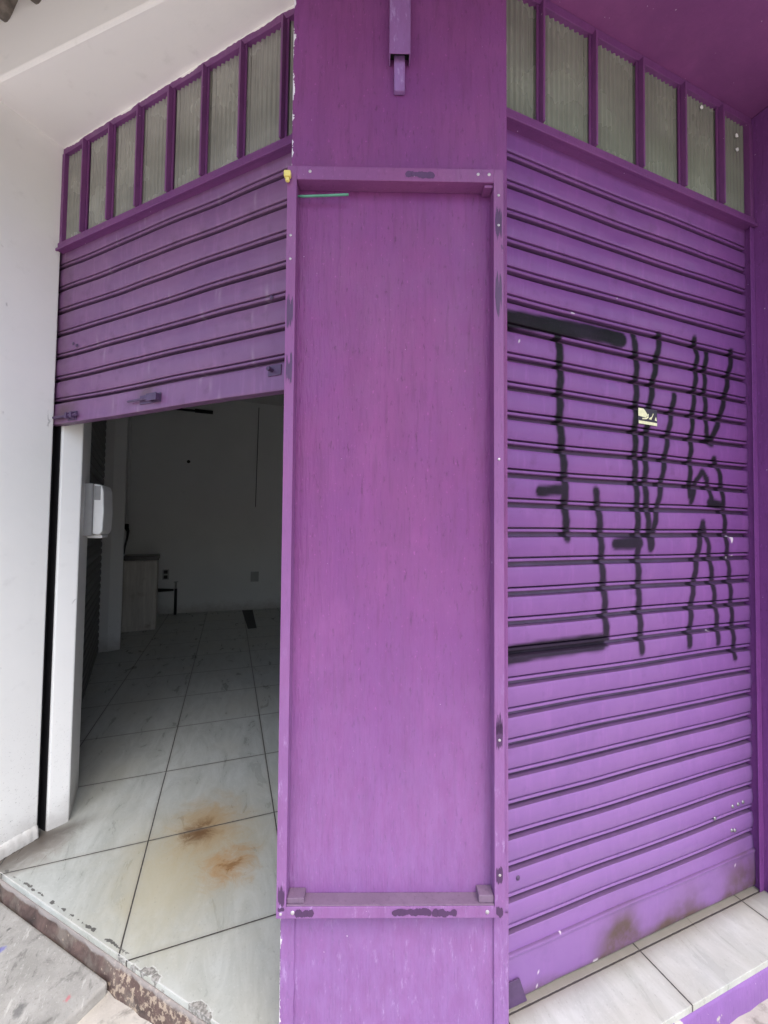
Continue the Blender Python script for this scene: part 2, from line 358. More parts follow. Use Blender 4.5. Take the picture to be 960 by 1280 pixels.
# brown threshold under the tile edge
m = MB()
N = 40; rows = ((1.030, -.0225), (1.0030, -.0225), (.9990, -.0195), (.9955, -.027), (.9930, -.043), (.9895, -.060), (.985, -.078), (.974, -.26))
vs = []; fs = []
for i in range(N + 1):
    t = -2.47 + (2.47 - .72) * i / N
    for k, (d, z) in enumerate(rows):
        w = (random.random() - .5) * (.011 if 2 < k < 7 else 0)
        x, y = L(t, d + w); vs.append((x, y, z + w * .6))
K = len(rows)
for i in range(N):
    for k in range(K - 1): fs.append((i * K + k, i * K + k + 1, (i + 1) * K + k + 1, (i + 1) * K + k))
m.add(vs, fs); struct(m.build('threshold', M_KERB, smooth=True))
# purple painted riser under the tiles of the right bay
m = MB()
N = 60; rows = ((.965, -.0225), (.942, -.0225), (.936, -.035), (.934, -.09), (.930, -.16), (.926, -.26)); vs = []; fs = []; K = len(rows)
for i in range(N + 1):
    x = .72 + 3.4 * i / N
    for k, (y, z) in enumerate(rows):
        w = (random.random() - .5) * (.007 if 1 < k else 0); vs.append((x, y + w, z + w * .5))
for i in range(N):
    for k in range(K - 1): fs.append((i * K + k, i * K + k + 1, (i + 1) * K + k + 1, (i + 1) * K + k))
m.add(vs, fs)
struct(m.build('step_riser', M_RISER, smooth=True))
# ------------------------------------------------------------------ walls and lintels
def gl(poly): return [L(*p) for p in poly]
# white return wall left of the doorway, with black shutter slot
tw = -2.389
m = MB()
m.prism(gl([(tw, .857), (tw, 1.1855), (tw - .075, 1.1855), (tw - .075, 1.2270), (tw, 1.2270), (-2.369, 1.315)]) + [(-.795, 2.92), (-1.25, 2.90), (-1.9, 3.6), L(-4.6, 1.31), L(-4.6, .857)], -.35, 4.1)
w = m.build('white_wall', M_WHITE, bevel=.006, seg=2)
tag(w, 'white plastered wall at the left, returning into the open doorway', 'wall')
# rough skirting of plaster along the wall foot
m = MB(); vs = []; fs = []; N = 26
prof = ((.000, .062), (.006, .056), (.011, .040), (.013, .015), (.013, .0005))
for i in range(N + 1):
    d = .99 + (1.184 - .99) * i / N
    for k, (o_, z) in enumerate(prof):
        j = (random.random() - .5) * .004
        x, y = L(tw + o_ + (j if k else 0), d); vs.append((x, y, z + j * 1.5))
for i in range(N):
    for k in range(4): fs.append((i * 5 + k, i * 5 + k + 1, (i + 1) * 5 + k + 1, (i + 1) * 5 + k))
fs.append(tuple(N * 5 + k for k in range(5)))
m.add(vs, fs); m.build('skirting', M_WHITE, w, smooth=True)
# white lintel over the doorway, its outer face carrying up to the eave
o0, o1 = (-1.083, 2.295), (.19, 1.268)
m = MB(); m.prism([o0, o1, (.50, 1.578), L(-2.389, 1.31), L(-2.6, 1.31), L(-2.6, .93)], SOF, 4.12)
tag(m.build('white_lintel', [M_LINTEL], bevel=.012, seg=2), 'white plaster lintel spanning above the left window strip', 'lintel')
m = MB(); vs = []; fs = []; N = 150
for i in range(N + 1):
    t = -2.386 + (2.386 - .76) * i / N
    h = .004 + .010 * max(0, math.sin(t * 9.3) * math.sin(t * 23 + 1)) + random.random() * .005
    x, y = L(t, 1.1796 + .0004); vs += [(x, y, SOF - .0005), (x, y, SOF - h)]
    x, y = L(t, 1.1812); vs += [(x, y, SOF - h)]
for i in range(N): k = i * 3; fs += [(k, k + 3, k + 4, k + 1), (k + 1, k + 4, k + 5, k + 2)]
m.add(vs, fs)
m.build('paint_edge', M_LINTEL, bpy.data.objects['white_lintel'])
# purple lintel over the right bay and pier beyond it
m = MB(); m.prism([(.70, .80), (2.9, .80), (2.9, 1.28), (.74, 1.28)], 3.462, 4.12)
tag(m.build('purple_lintel', M_SOFFIT, bevel=.008), 'dark purple lintel and soffit above the right window strip', 'lintel')
m = MB(); m.box(2.209, 4.2, .80, 1.34, -.3, 3.461); pr = m.build('side_pier', M_PIER, bevel=.006)
tag(pr, 'purple painted pier at the right end of the closed shutter', 'pier')
m = MB(); m.box(2.199, 2.2085, .81, 1.10, .0008, .055); m.build('skirting', M_PIER, pr, bevel=.003)
# corner pillar, face turned halfway between both bays (own local frame: x along the face, y inward)
pil = MB()
q = lambda p: ((Vector(p) - PL).dot(PT), (Vector(p) - PL).dot(PN))
pil.prism([q(PL), q(PR), q((PR.x, PR.y + .46)), q((PR.x - .1, PR.y + .55)), q((PL.x + .42, PL.y + .40)), q((PL.x + .34, PL.y + .34))], -.3, 4.2)
pb = on_pillar(pil.build('corner_pillar', M_PILLAR, bevel=.006), 0)
tag(pb, 'wide purple corner pillar standing between the two shutters', 'pillar')
# raised plaster strips down both arrises below the frame
for x0, x1 in ((.004, .047), (.612, .656)):
    m = MB(); N = 24; vs = []; fs = []
    for i in range(N + 1):
        z = -.15 + .60 * i / N; j = (random.random() - .5) * .003
        vs += [(x0, -.0005, z), (x0 + .002, -.007, z), (x1 - .003 + j, -.007, z), (x1 + j, -.0005, z)]
    for i in range(N):
        for k in range(3): fs.append((i * 4 + k, i * 4 + k + 1, (i + 1) * 4 + k + 1, (i + 1) * 4 + k))
    m.add(vs, fs); m.build('edge_strip', M_PILLAR, pb)

# ------------------------------------------------------------------ sign frame on the pillar
FO = (PL.x, PL.y, .470)
fr = thing('sign_frame', 'empty purple steel sign frame screwed to the corner pillar', 'sign frame', FO, RZ_P); on_pillar(fr, FO[2])
D = .042
def dome(m, x, y, z, r, mi):
    vs = []; fs = []; k = 8
    for a, rr in ((0, 1.), (.5, .85), (1, .0)):
        for j in range(k): vs.append((x + r * rr * math.cos(j * math.tau / k), y - r * .55 * a, z + r * rr * math.sin(j * math.tau / k)))
    for i in range(2):
        for j in range(k): fs.append((i * k + j, i * k + (j + 1) % k, (i + 1) * k + (j + 1) % k, (i + 1) * k + j))
    m.add(vs, fs, mi)
def patch(m, x0, x1, z0, z1, y, mi=1):
    """irregular flake where the top paint is gone"""
    n = 30; h = z1 - z0
    ct = [random.random() ** 2 * .8 for _ in range(8)]; cb = [random.random() ** 2 * .7 for _ in range(8)]
    def wob(c, u): k = u * 6.99; i = int(k); return c[i] * (1 - k + i) + c[i + 1] * (k - i)
    sq = lambda u: (min(1, 16 * u, 16 * (1 - u)) + .1) / 1.1
    mid_ = z0 + h * .5
    top = [(x0 + (x1 - x0) * i / n, mid_ + h * .5 * sq(i / n) ** .5 * (1 - wob(ct, i / n))) for i in range(n + 1)]
    bot = [(x0 + (x1 - x0) * i / n, mid_ - h * .5 * sq(i / n) ** .5 * (1 - wob(cb, i / n))) for i in range(n + 1)]
    vs = [(a + (random.random() - .5) * .0012, y, b + (random.random() - .5) * .16 * h) for a, b in bot + top]
    m.add(vs, [(i, i + 1, n + 2 + i, n + 1 + i) for i in range(n)], mi)
ZB0, ZB1, ZT0, ZT1 = 0.0, .043, 2.098, 2.138
FM = [M_FRAME, M_PEEL, M_SCREW]
m = MB(); m.box(.0, .027, -D, -.0006, ZB0, ZT1)
for (z0, z1) in ((1.66, 1.76), (1.49, 1.585), (.03, .09), (.018, .030)): patch(m, .004, .022, z0, z1, -D - .0006)
for z in (1.93, 1.86, .012): dome(m, .012, -D - .0005, z, .0042, 2)
m.build('side_bar', FM, fr, bevel=.0025)
m = MB(); m.box(.606, .634, -D, -.0006, ZB0, ZT1)
for (z0, z1) in ((1.93, 2.03), (1.70, 1.83), (.46, .56), (.50, .53), (.09, .14), (.0, .030)): patch(m, .610, .629, z0, z1, -D - .0006)
for z in (1.97, 2.06, 1.28, .485, .115): dome(m, .620, -D - .0005, z, .0042, 2)
m.build('side_bar', FM, fr, bevel=.0025)
m = MB(); m.box(.0272, .6058, -D - .001, -.0006, ZT0, ZT1)
patch(m, .345, .432, ZT0 + .008, ZT1 - .010, -D - .0016)
for x in (.066, .56, .592): dome(m, x, -D - .001, ZT1 - .016, .005, 2)
m.build('top_bar', FM, fr, bevel=.0025)
m = MB(); m.box(.0272, .6058, -D - .001, -.0006, ZB0, ZB1 - .012)
m.box(.0275, .6055, -D + .001, -.0008, ZB1 - .0118, ZB1 - .009, 3)
for x0, x1 in ((.05, .105), (.32, .43), (.43, .50)): patch(m, x0, x1, ZB0 + .004, ZB1 - .016, -D - .0016)
for x in (.045, .585): dome(m, x, -D - .001, .016, .006, 2)
m.build('bottom_bar', FM + [M_FRAMETOP], fr, bevel=.002)
for x0, x1, z0, z1 in ((.0275, .075, ZB1 - .0085, ZB1 + .006), (.563, .6055, ZB1 - .0085, ZB1 + .012), (.580, .6055, ZT0 - .010, ZT0 - .0006)):
    m = MB(); m.box(x0, x1, -D + .006, -.001, z0, z1); m.build('corner_tab', M_FRAMETOP if z0 < 1 else M_FRAME, fr, bevel=.002)
# green wire poking out of the left bar, yellow connector above it
m = MB(); m.tube([(.020, -.020, 0), (.05, -.022, -.001), (.11, -.024, .0005), (.165, -.026, .0025), (.178, -.026, .003)], .0034)
m.add([], [])
tag(on_pillar(m.build('green_wire', M_GREEN, smooth=True), 2.535), 'short green wire sticking out inside the sign frame', 'wire')
m = MB(); m.box(-.008, .012, -D - .014, -D - .001, -.010, .008); m.box(-.004, .008, -D - .012, -D - .002, -.022, -.0105)
tag(on_pillar(m.build('wire_connector', M_YEL, bevel=.003), 2.577), 'small yellow connector on the upper left corner of the sign frame', 'connector')
# cable trunking
tr = thing('cable_trunking', 'purple cable trunking running down the pillar above the frame', 'trunking', (PL.x, PL.y, 2.80), RZ_P); on_pillar(tr, 2.80)
m = MB(); x0, x1 = .296, .359
m.box(x0, x1, -.036, -.033, .165, 1.3); m.box(x0, x0 + .003, -.0328, -.0006, .165, 1.3); m.box(x1 - .003, x1, -.0328, -.0006, .165, 1.3)
m.build('channel', M_FRAME, tr, bevel=.001)
m = MB(); m.box(x0 + .0035, x1 - .0035, -.030, -.0008, .185, 1.3); m.build('shade_block', M_DARKCAV, tr)  # solid dark block standing in for shade in the hollow channel
m = MB(); m.box(.311, .344, -.016, -.0006, .072, .184); m.build('stub', M_PILLAR, tr, bevel=.003)

# ------------------------------------------------------------------ roller shutter curtains
def profile(zb, ztop, zbot, tint_rows):
    """rows (z, out, groove tone) from bottom to top for bead heights zb"""
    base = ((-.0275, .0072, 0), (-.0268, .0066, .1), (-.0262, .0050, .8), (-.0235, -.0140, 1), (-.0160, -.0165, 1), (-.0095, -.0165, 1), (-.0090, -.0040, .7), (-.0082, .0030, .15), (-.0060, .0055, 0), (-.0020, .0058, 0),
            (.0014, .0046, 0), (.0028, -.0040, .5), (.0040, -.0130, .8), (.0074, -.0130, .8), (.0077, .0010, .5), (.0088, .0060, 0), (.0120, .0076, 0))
    rows = []
    edges = [zbot] + list(zb) + [ztop]
    for i in range(len(edges) - 1):
        lo = edges[i] + (.0120 if i else 0); hi = edges[i + 1] - (.0275 if i + 1 < len(edges) - 1 else 0)
        nseg = max(1, int(round((hi - lo) / .0085)))
        for k in range(0 if not i else 1, nseg + (1 if i + 1 == len(edges) - 1 else 0)):
            f = k / nseg; rows.append((lo + (hi - lo) * f, .0071 + .0036 * math.sin(math.pi * f), 0))
        if i + 1 < len(edges) - 1: rows += [(edges[i + 1] + a, b, c) for a, b, c in base]
    return rows
def seg_d(X, Z, pts):
    d = np.full(X.shape, 9.)
    for (x0, z0), (x1, z1) in zip(pts[:-1], pts[1:]):
        dx, dz = x1 - x0, z1 - z0; u = np.clip(((X - x0) * dx + (Z - z0) * dz) / (dx * dx + dz * dz + 1e-12), 0, 1)
        d = np.minimum(d, np.hypot(X - x0 - u * dx, Z - z0 - u * dz))
    return d
def curtain(name, x0, x1, rows, mat, parent, cols, spray=None, soot=None, chip=None, dent=.0012):
    xs = np.linspace(x0, x1, cols); rz = np.array([r[0] for r in rows]); ro = np.array([r[1] for r in rows]); rd = np.array([r[2] for r in rows])
    X, Z = np.meshgrid(xs, rz); O = np.repeat(ro[:, None], cols, 1)
    O = O + dent * (np.sin(X * 5.1 + Z * 1.7) * np.sin(Z * 2.3 + 1) + .6 * np.sin(X * 13 + 2 * Z) * np.sin(Z * 9.1 + X * 3))
    lr = np.random.default_rng(len(rows)); ctr = np.round((Z - rz[0]) / .1007).astype(int)
    tab = lr.normal(0, 1, (80, 4)); ck = np.clip(ctr, 0, 79)
    u = (X - x0) / (x1 - x0)
    O = O + dent * (.5 * tab[ck, 0] + .9 * tab[ck, 1] * (u - .5) + .6 * tab[ck, 2] * np.sin(math.pi * u * 2 + tab[ck, 3] * 3)) * np.clip(1 - np.abs(((Z - rz[0]) / .1007 - ctr)) * 1.9, 0, 1)
    for _ in range(26):
        cx, cz, rr_, am = lr.uniform(x0, x1), lr.uniform(rz[0], rz[-1]), lr.uniform(.02, .07), lr.uniform(-.0035, .002)
        O = O + am * np.exp(-((X - cx) / (rr_ * 1.6)) ** 2 - ((Z - cz) / (rr_ * .6)) ** 2)
    Zs = Z + .0012 * np.sin(X * 7 + Z * 11) + .0012 * np.sin(X * 3.1 + tab[ck, 0])
    V = np.stack([X, -O, Zs], -1).reshape(-1, 3)
    R = len(rows); idx = np.arange(R * cols).reshape(R, cols)
    F = np.stack([idx[:-1, :-1], idx[:-1, 1:], idx[1:, 1:], idx[1:, :-1]], -1).reshape(-1, 4)
    me = bpy.data.meshes.new(name); me.vertices.add(len(V)); me.vertices.foreach_set('co', V.ravel())
    me.loops.add(F.size); me.loops.foreach_set('vertex_index', F.ravel())
    me.polygons.add(len(F)); me.polygons.foreach_set('loop_start', np.arange(0, F.size, 4)); me.polygons.foreach_set('loop_total', np.full(len(F), 4))
    me.polygons.foreach_set('use_smooth', np.ones(len(F), bool)); me.update(); me.validate()
    me.materials.append(mat)
    def put(nm, A):
        a = me.attributes.new(nm, 'FLOAT', 'POINT'); a.data.foreach_set('value', np.ascontiguousarray(A, dtype=np.float32).ravel())
    put('tint', np.repeat(rd[:, None], cols, 1))
    put('spray', spray(X, Z) if spray else np.zeros_like(X)); put('soot', soot(X, Z) if soot else np.zeros_like(X)); put('chip', chip(X, Z) if chip else np.zeros_like(X))
    o = bpy.data.objects.new(name, me); C.objects.link(o); o.parent = parent
    try:
        me.set_sharp_from_angle(angle=math.radians(32))
    except Exception: pass
    return o

STROKES = [  # spray strokes on the closed shutter: half-width and (x, z) in metres
 (.025, [(.86, 2.273), (1.106, 2.291), (1.341, 2.298), (1.408, 2.297)]),
 (.015, [(1.099, 2.265), (1.106, 2.109), (1.102, 1.962), (1.117, 1.833), (1.128, 1.732), (1.128, 1.617), (1.139, 1.524)]),
 (.017, [(1.016, 1.687), (1.113, 1.697)]),
 (.014, [(1.274, 1.701), (1.293, 1.606), (1.304, 1.441), (1.32, 1.262), (1.327, 1.135)]),
 (.026, [(.82, 1.126), (1.07, 1.138), (1.30, 1.140)]),
 (.014, [(1.477, 2.322), (1.49, 2.26), (1.489, 2.132), (1.484, 2.004), (1.478, 1.876), (1.481, 1.751), (1.493, 1.625), (1.492, 1.469), (1.495, 1.314), (1.503, 1.174), (1.511, 1.084)]),
 (.014, [(1.623, 2.348), (1.612, 2.28), (1.588, 2.178), (1.56, 2.044), (1.535, 1.881), (1.534, 1.722), (1.551, 1.579), (1.563, 1.484)]),
 (.013, [(1.705, 2.111), (1.685, 2.025), (1.655, 1.89), (1.62, 1.725), (1.582, 1.564), (1.568, 1.487)]),
 (.020, [(1.378, 1.501), (1.497, 1.507)]),
 (.013, [(1.838, 2.373), (1.852, 2.302), (1.835, 2.179), (1.817, 2.039), (1.806, 1.936), (1.799, 1.801), (1.792, 1.693)]),
 (.013, [(1.915, 2.33), (1.897, 2.222), (1.9, 2.083), (1.904, 1.979), (1.929, 1.94)]),
 (.014, [(2.084, 2.357), (2.059, 2.245), (2.03, 2.134), (1.984, 2.022), (1.929, 1.94)]),
 (.020, [(1.922, 1.945), (1.936, 1.94)]),
 (.012, [(1.802, 1.673), (1.838, 1.769), (1.875, 1.805), (1.905, 1.773), (1.935, 1.677)]),
 (.013, [(1.954, 1.866), (1.985, 1.812), (2.0, 1.743), (2.014, 1.638), (2.023, 1.533), (2.047, 1.359), (2.059, 1.185), (2.068, 1.08), (2.078, 1.003)]),
 (.014, [(1.871, 1.584), (1.849, 1.499), (1.822, 1.382), (1.795, 1.234), (1.783, 1.084)]),
 (.013, [(1.871, 1.584), (1.906, 1.499), (1.934, 1.328), (1.962, 1.157), (1.966, 1.075)]),
 (.016, [(1.919, 1.674), (2.004, 1.666)]),
]
def spray_fn(X, Z):
    s = np.zeros_like(X); gr = np.random.default_rng(11); jit = .0010 * np.sin(X * 61 + Z * 37) + .0010 * np.sin(Z * 147 - X * 29)
    for w_, pts in STROKES:
        d = seg_d(X, Z, pts) + jit
        a = np.clip((w_ * 1.3 + .007 - d) / .015, 0, 1); a = a * a * (3 - 2 * a)
        s = np.maximum(s, a); s = np.maximum(s, .16 * np.exp(-np.maximum(d - w_, 0) / .022))
    dens = .985 + .015 * np.sin(X * 19 + Z * 7) * np.sin(Z * 13 - X * 5) - .05 * np.clip((1.9 - Z) / .6, 0, 1)
    return np.clip(s * dens, 0, 1)
def blob(X, Z, cx, cz, rx, rz_): return np.exp(-((X - cx) / rx) ** 2 - ((Z - cz) / rz_) ** 2)
def soot_fn(X, Z):
    wv = .5 + .5 * np.sin(X * 9 + 1.2 * np.sin(X * 23))
    s = 1.0 * blob(X, Z, 1.36, .0, .10, .10) + .9 * blob(X, Z, 1.40, .06, .07, .09) + .7 * blob(X, Z, 1.62, .0, .08, .07) + .75 * blob(X, Z, 1.75, .02, .09, .10) + 1.0 * blob(X, Z, 2.10, .04, .13, .12)
    s += np.clip(1 - Z / (.028 + .03 * wv), 0, 1) * .8
    return np.clip(s, 0, 1)
def chip_fn(X, Z):
    s = np.zeros_like(X)
    r = np.random.default_rng(3)
    for i in range(20):
        cx, cz = r.uniform(.9, 2.15), r.choice([r.uniform(.02, .22), r.uniform(2.3, 2.75), r.uniform(.2, 2.9)])
        s = np.maximum(s, (np.hypot((X - cx) / r.uniform(1, 3), Z - cz) < r.uniform(.0012, .003)).astype(float))
    for cx, cz, rx, rz_ in ((2.066, 1.522, .012, .008), (2.066, 1.505, .007, .006), (2.07, 1.44, .006, .008), (1.0, .022, .006, .004), (1.26, .018, .012, .004)):
        s = np.maximum(s, ((np.hypot((X - cx) / rx, (Z - cz) / rz_)) < 1).astype(float))
    return s
sh = thing('roller_shutter', 'closed purple roller shutter sprayed with black graffiti', 'roller shutter', (1.50, 1.157, 0))
ox = 1.50
beads = [.243 + .1007 * k for k in range(27)]
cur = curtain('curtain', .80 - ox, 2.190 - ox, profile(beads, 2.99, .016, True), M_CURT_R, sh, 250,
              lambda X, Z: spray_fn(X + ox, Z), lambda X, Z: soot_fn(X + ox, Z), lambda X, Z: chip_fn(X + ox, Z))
# bottom rail: flat plate proud of the slats with a folded upper edge
rows = [(.012, -.004, .6), (.013, .0135, .3), (.016, .0150, 0)] + [(.016 + .0088 * i, .0150, 0) for i in range(1, 16)] + [(.1545, .0160, 0), (.158, .0185, 0), (.163, .0185, .2), (.166, .0130, .7), (.167, .002, .8)]
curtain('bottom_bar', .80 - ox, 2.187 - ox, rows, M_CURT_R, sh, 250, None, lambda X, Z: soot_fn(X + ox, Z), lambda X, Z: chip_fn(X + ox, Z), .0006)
# guide rails
m = MB(); m.box(2.1915 - ox, 2.1945 - ox, -.030, .030, .001, 2.95); m.box(2.1948 - ox, 2.2082 - ox, -.0335, -.0305, .001, 2.95); m.box(2.1770 - ox, 2.2082 - ox, -.0372, -.0338, .001, 2.95)
m.build('guide_rail', M_PIER, sh, bevel=.001)
m = MB(); m.box(.787 - ox, .800 - ox, -.035, .03, .001, 2.95); m.build('guide_rail', M_PIER, sh)
m = MB(); m.prism([(.86 - ox, -.0235), (.953 - ox, -.0235), (.953 - ox, -.0195), (.86 - ox, -.0195)], .004, .085)
for i in range(len(m.v)):
    x, y, z = m.v[i]
    if z > .05 and x > .9 - ox: m.v[i] = (x - .030, y + .0005, z)
m.build('floor_stop', M_DARKP, sh, bevel=.001)
for bx, bz in ((2.048, .375), (2.085, .376), (2.118, .378), (2.04, .277), (2.06, .272), (1.93, .352), (.925, .394)):
    m = MB(); dome(m, bx - ox, -.0098, bz, .0085, 0); m.build('bolt', M_STEEL if bx > 1 else M_DARKP, sh, smooth=True)
# sticker on the shutter
st = MB(); st.box(-.054, .054, -.0010, .0, -.032, .033)
sto = at(st.build('sticker', M_INK), (1.545, 1.1455, 2.005)); tag(sto, 'small torn yellow and black sticker on the sprayed purple shutter', 'sticker')
m = MB(); y = -.0016
m.add([(-.052, y, .000), (-.012, y, -.004), (.002, y, .006), (-.014, y, .024), (-.024, y, .031), (-.052, y, .031)], [(0, 1, 2, 3, 4, 5)])
m.add([(-.050, y, -.030), (.053, y, -.032), (.053, y, -.020), (-.050, y, -.018)], [(0, 1, 2, 3)])
m.add([(-.03, y, -.012), (-.008, y, -.010), (.004, y, -.004), (.006, y, .012), (.001, y, .012), (-.002, y, .0), (-.012, y, -.005), (-.03, y, -.007)], [tuple(range(8))])
m.add([(.006, y, -.008), (.020, y, -.010), (.034, y, .016), (.030, y, .017), (.022, y, .002), (.012, y, -.002)], [tuple(range(6))])
m.add([(.040, y, -.010), (.052, y, -.012), (.047, y, .004), (.042, y, -.002)], [tuple(range(4))])
m.build('print', M_CREAM, sto)

# open shutter of the left bay (local frame: x = t, y = d)
t0, t1, dS = -2.389, -.80, 1.2065
lx, ly = L(-1.6, dS)
sl = thing('roller_shutter', 'half raised purple roller shutter over the open doorway', 'roller shutter', (lx, ly, 2.05), RZ_L)
ot = -1.6
beads = [2.180 - 2.05 + .1175 * k for k in range(8)]
def soot_l(X, Z):
    return np.clip(.7 * blob(X, Z, -1.70 - ot, .075, .05, .05) + .6 * blob(X, Z, -2.30 - ot, .06, .08, .05) + .3 * blob(X, Z, -2.36 - ot, .4, .06, .9), 0, 1)
def chip_l(X, Z):
    s = np.zeros_like(X); r = np.random.default_rng(5)
    for i in range(30):
        cx, cz, w_ = r.uniform(t0 - ot, t1 - ot), r.uniform(0, .95), r.uniform(.002, .005)
        s = np.maximum(s, .16 * np.exp(-((X - cx) / w_ / 1.5) ** 2) * np.exp(-((Z - cz) / .03) ** 2))
    return s
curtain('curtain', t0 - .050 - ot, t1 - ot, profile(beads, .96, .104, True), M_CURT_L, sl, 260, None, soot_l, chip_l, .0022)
rows = [(.0015, -.030, .5), (.0, -.002, .4), (.0, .0135, .3), (.003, .0150, 0)] + [(.003 + .009 * i, .0150, 0) for i in range(1, 11)] + [(.098, .0150, 0), (.102, .0130, .4), (.104, .0, .6)]
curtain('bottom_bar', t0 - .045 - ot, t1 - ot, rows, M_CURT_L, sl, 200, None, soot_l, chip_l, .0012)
m = MB(); z = .048
m.box(-1.735 - ot, -1.600 - ot, -.020, -.0165, z - .020, z + .020); m.box(-1.66 - ot, -1.648 - ot, -.040, -.0205, z - .016, z + .012); m.box(-1.612 - ot, -1.600 - ot, -.040, -.0205, z - .016, z + .012)
m.box(-1.662 - ot, -1.598 - ot, -.044, -.0405, z - .018, z + .014); m.tube([(-1.80 - ot, -.030, z - .002), (-1.67 - ot, -.030, z - .002)], .005)
m.build('hasp', M_DARKP, sl, bevel=.001)
m = MB(); z = .028
m.tube([(-2.375 - ot, -.030, z), (-2.18 - ot, -.030, z)], .007); m.box(-2.27 - ot, -2.20 - ot, -.021, -.0165, z - .022, z + .022)
for a in (-2.255, -2.215): m.box(a - .008 - ot, a + .008 - ot, -.042, -.0215, z - .014, z + .014)
m.build('slide_bolt', M_DARKP, sl, bevel=.001)
m = MB(); m.tube([(-1.0 - ot, -.016, .075), (-1.0 - ot, -.045, .075)], .008); m.box(-1.02 - ot, -.96 - ot, -.020, -.0165, .055, .095); m.build('catch', M_DARKP, sl, bevel=.001)
for bx, bz in ((-1.02, .36), (-2.27, .40), (-2.24, .385)):
    m = MB(); dome(m, bx - ot, -.009, bz, .009, 0); m.build('bolt', M_DARKP, sl, smooth=True)
# black guide channel in the wall slot
m = MB(); a = t0 - ot
m.box(a - .072, a - .068, -.0195, .0190, -2.049, 1.42); m.box(a - .0675, a - .012, -.0198, -.0172, -2.049, .93); m.box(a - .0675, a - .012, .0165, .0190, -2.049, .93)
m.build('guide_rail', M_BLACK, sl)
m = MB(); a = -.752 - ot; m.box(a - .05, a - .046, -.04, .03, -2.049, .93); m.build('guide_rail', M_BLACK, sl)

# ------------------------------------------------------------------ transom windows with reeded glass
def transom(label, loc, rz, xs, x0, x1, z0, z1, gmat, depth):
    """xs: mullion centres; local x along, y inward"""
    w = thing('transom_window', label, 'window', loc, rz)
    m = MB()
    m.box(x0, x1, -.026, .022, z0 - .030, z0 + .010); m.box(x0, x1, -.036, -.0265, z0 - .034, z0 - .022)
    m.box(x0, x1, -.0155, .022, z1 - .034, z1); m.box(x0, x0 + .022, -.020, .022, z0 + .0123, z1 - .0343); m.box(x1 - .022, x1, -.020, .022, z0 + .0123, z1 - .0343)
    m.build('frame', M_TRANS, w, bevel=.0015)
    for x in xs:
        m = MB(); m.box(x - .014, x + .014, -.012, -.006, z0 + .0125, z1 - .0345); m.box(x - .003, x + .003, -.0057, .015, z0 + .0125, z1 - .0345)
        m.box(x - .0045, x + .0045, -.034, -.0123, z0 + .0125, z1 - .0345)
        m.build('mullion', M_TRANS, w, bevel=.001)
    ed = [x0 + .019] + list(xs) + [x1 - .019]
    for a, b in zip(ed[:-1], ed[1:]):
        a += .004; b -= .004; pitch = .0235; k = max(6, int((b - a) / pitch * 8)); vs = []; fs = []
        tilt = (random.random() - .5) * .004
        for i in range(k + 1):
            x = a + (b - a) * i / k; r = .0032 * math.cos(x / pitch * math.tau)
            vs += [(x, .002 + r + tilt * i / k, z0 + .006), (x, .002 + r + tilt * i / k, z1 - .026), (x, .0075, z0 + .006), (x, .0075, z1 - .026)]
        for i in range(k):
            p = i * 4; fs += [(p, p + 4, p + 5, p + 1), (p + 2, p + 3, p + 7, p + 6)]
        m = MB(); m.add(vs, fs); m.build('pane', gmat, w, smooth=True)
    return w
lx, ly = L(-1.6, 1.196)
xs = [-2.191 + .2035 * k for k in range(7)]
transom('purple barred strip of grey reeded glass over the open doorway', (lx, ly, 2.97), RZ_L, [x + 1.6 for x in xs], -2.3885 + 1.6, -.765 + 1.6, .0, SOF - 2.97 - .0015, M_GLASS_L, 0)
xs = [.994 + .2465 * k for k in range(5)]
tw_r = transom('purple barred strip of greenish reeded glass over the closed shutter', (1.5, 1.140, 2.97), 0, [x - 1.5 for x in xs], .787 - 1.5, 2.207 - 1.5, .0, 3.4605 - 2.97, M_GLASS_R, 0)
for x, z in ((1.875, .425), (2.115, .385), (2.118, .32), (1.075, .016)):
    bm = bmesh.new(); bmesh.ops.create_icosphere(bm, subdivisions=1, radius=.010)
    m = MB(); m.add([(v.co.x * random.uniform(.6, 1.2) + x - 1.5, v.co.y * .5 - .006, v.co.z * random.uniform(.7, 1.3) + z) for v in bm.verts], [tuple(v.index for v in f.verts) for f in bm.faces]); bm.free()
    m.build('putty', M_WHPL, tw_r)

# ------------------------------------------------------------------ the room behind
m = MB(); m.box(-2.4, 4.3, 7.85, 8.05, -.1, 4.1); tag(m.build('rear_wall', M_ROOMW), 'plain white rear wall of the dim shop', 'wall')
m = MB(); m.prism([(-1.52, 2.93), (-1.52, 5.80), (-1.53, 5.80), (-1.64, 7.849), (-2.3, 7.849), (-2.3, 2.93)], -.1, 3.9); tag(m.build('room_side_wall', M_ROOMW), 'shadowed left side wall inside the shop behind the dark shutter', 'wall')
m = MB(); m.box(4.0, 4.3, 1.345, 7.849, -.1, 3.9); tag(m.build('room_side_wall', M_ROOMW), 'right side wall inside the shop behind the closed shutter', 'wall')
m = MB(); m.prism([(-2.4, 2.95), L(-2.60, 1.312), L(-2.0, 1.312), (.45, 1.62), (.85, 1.285), (4.3, 1.285), (4.3, 8.05), (-2.4, 8.05)], 3.78, 3.95); struct(m.build('ceiling', M_CEIL))
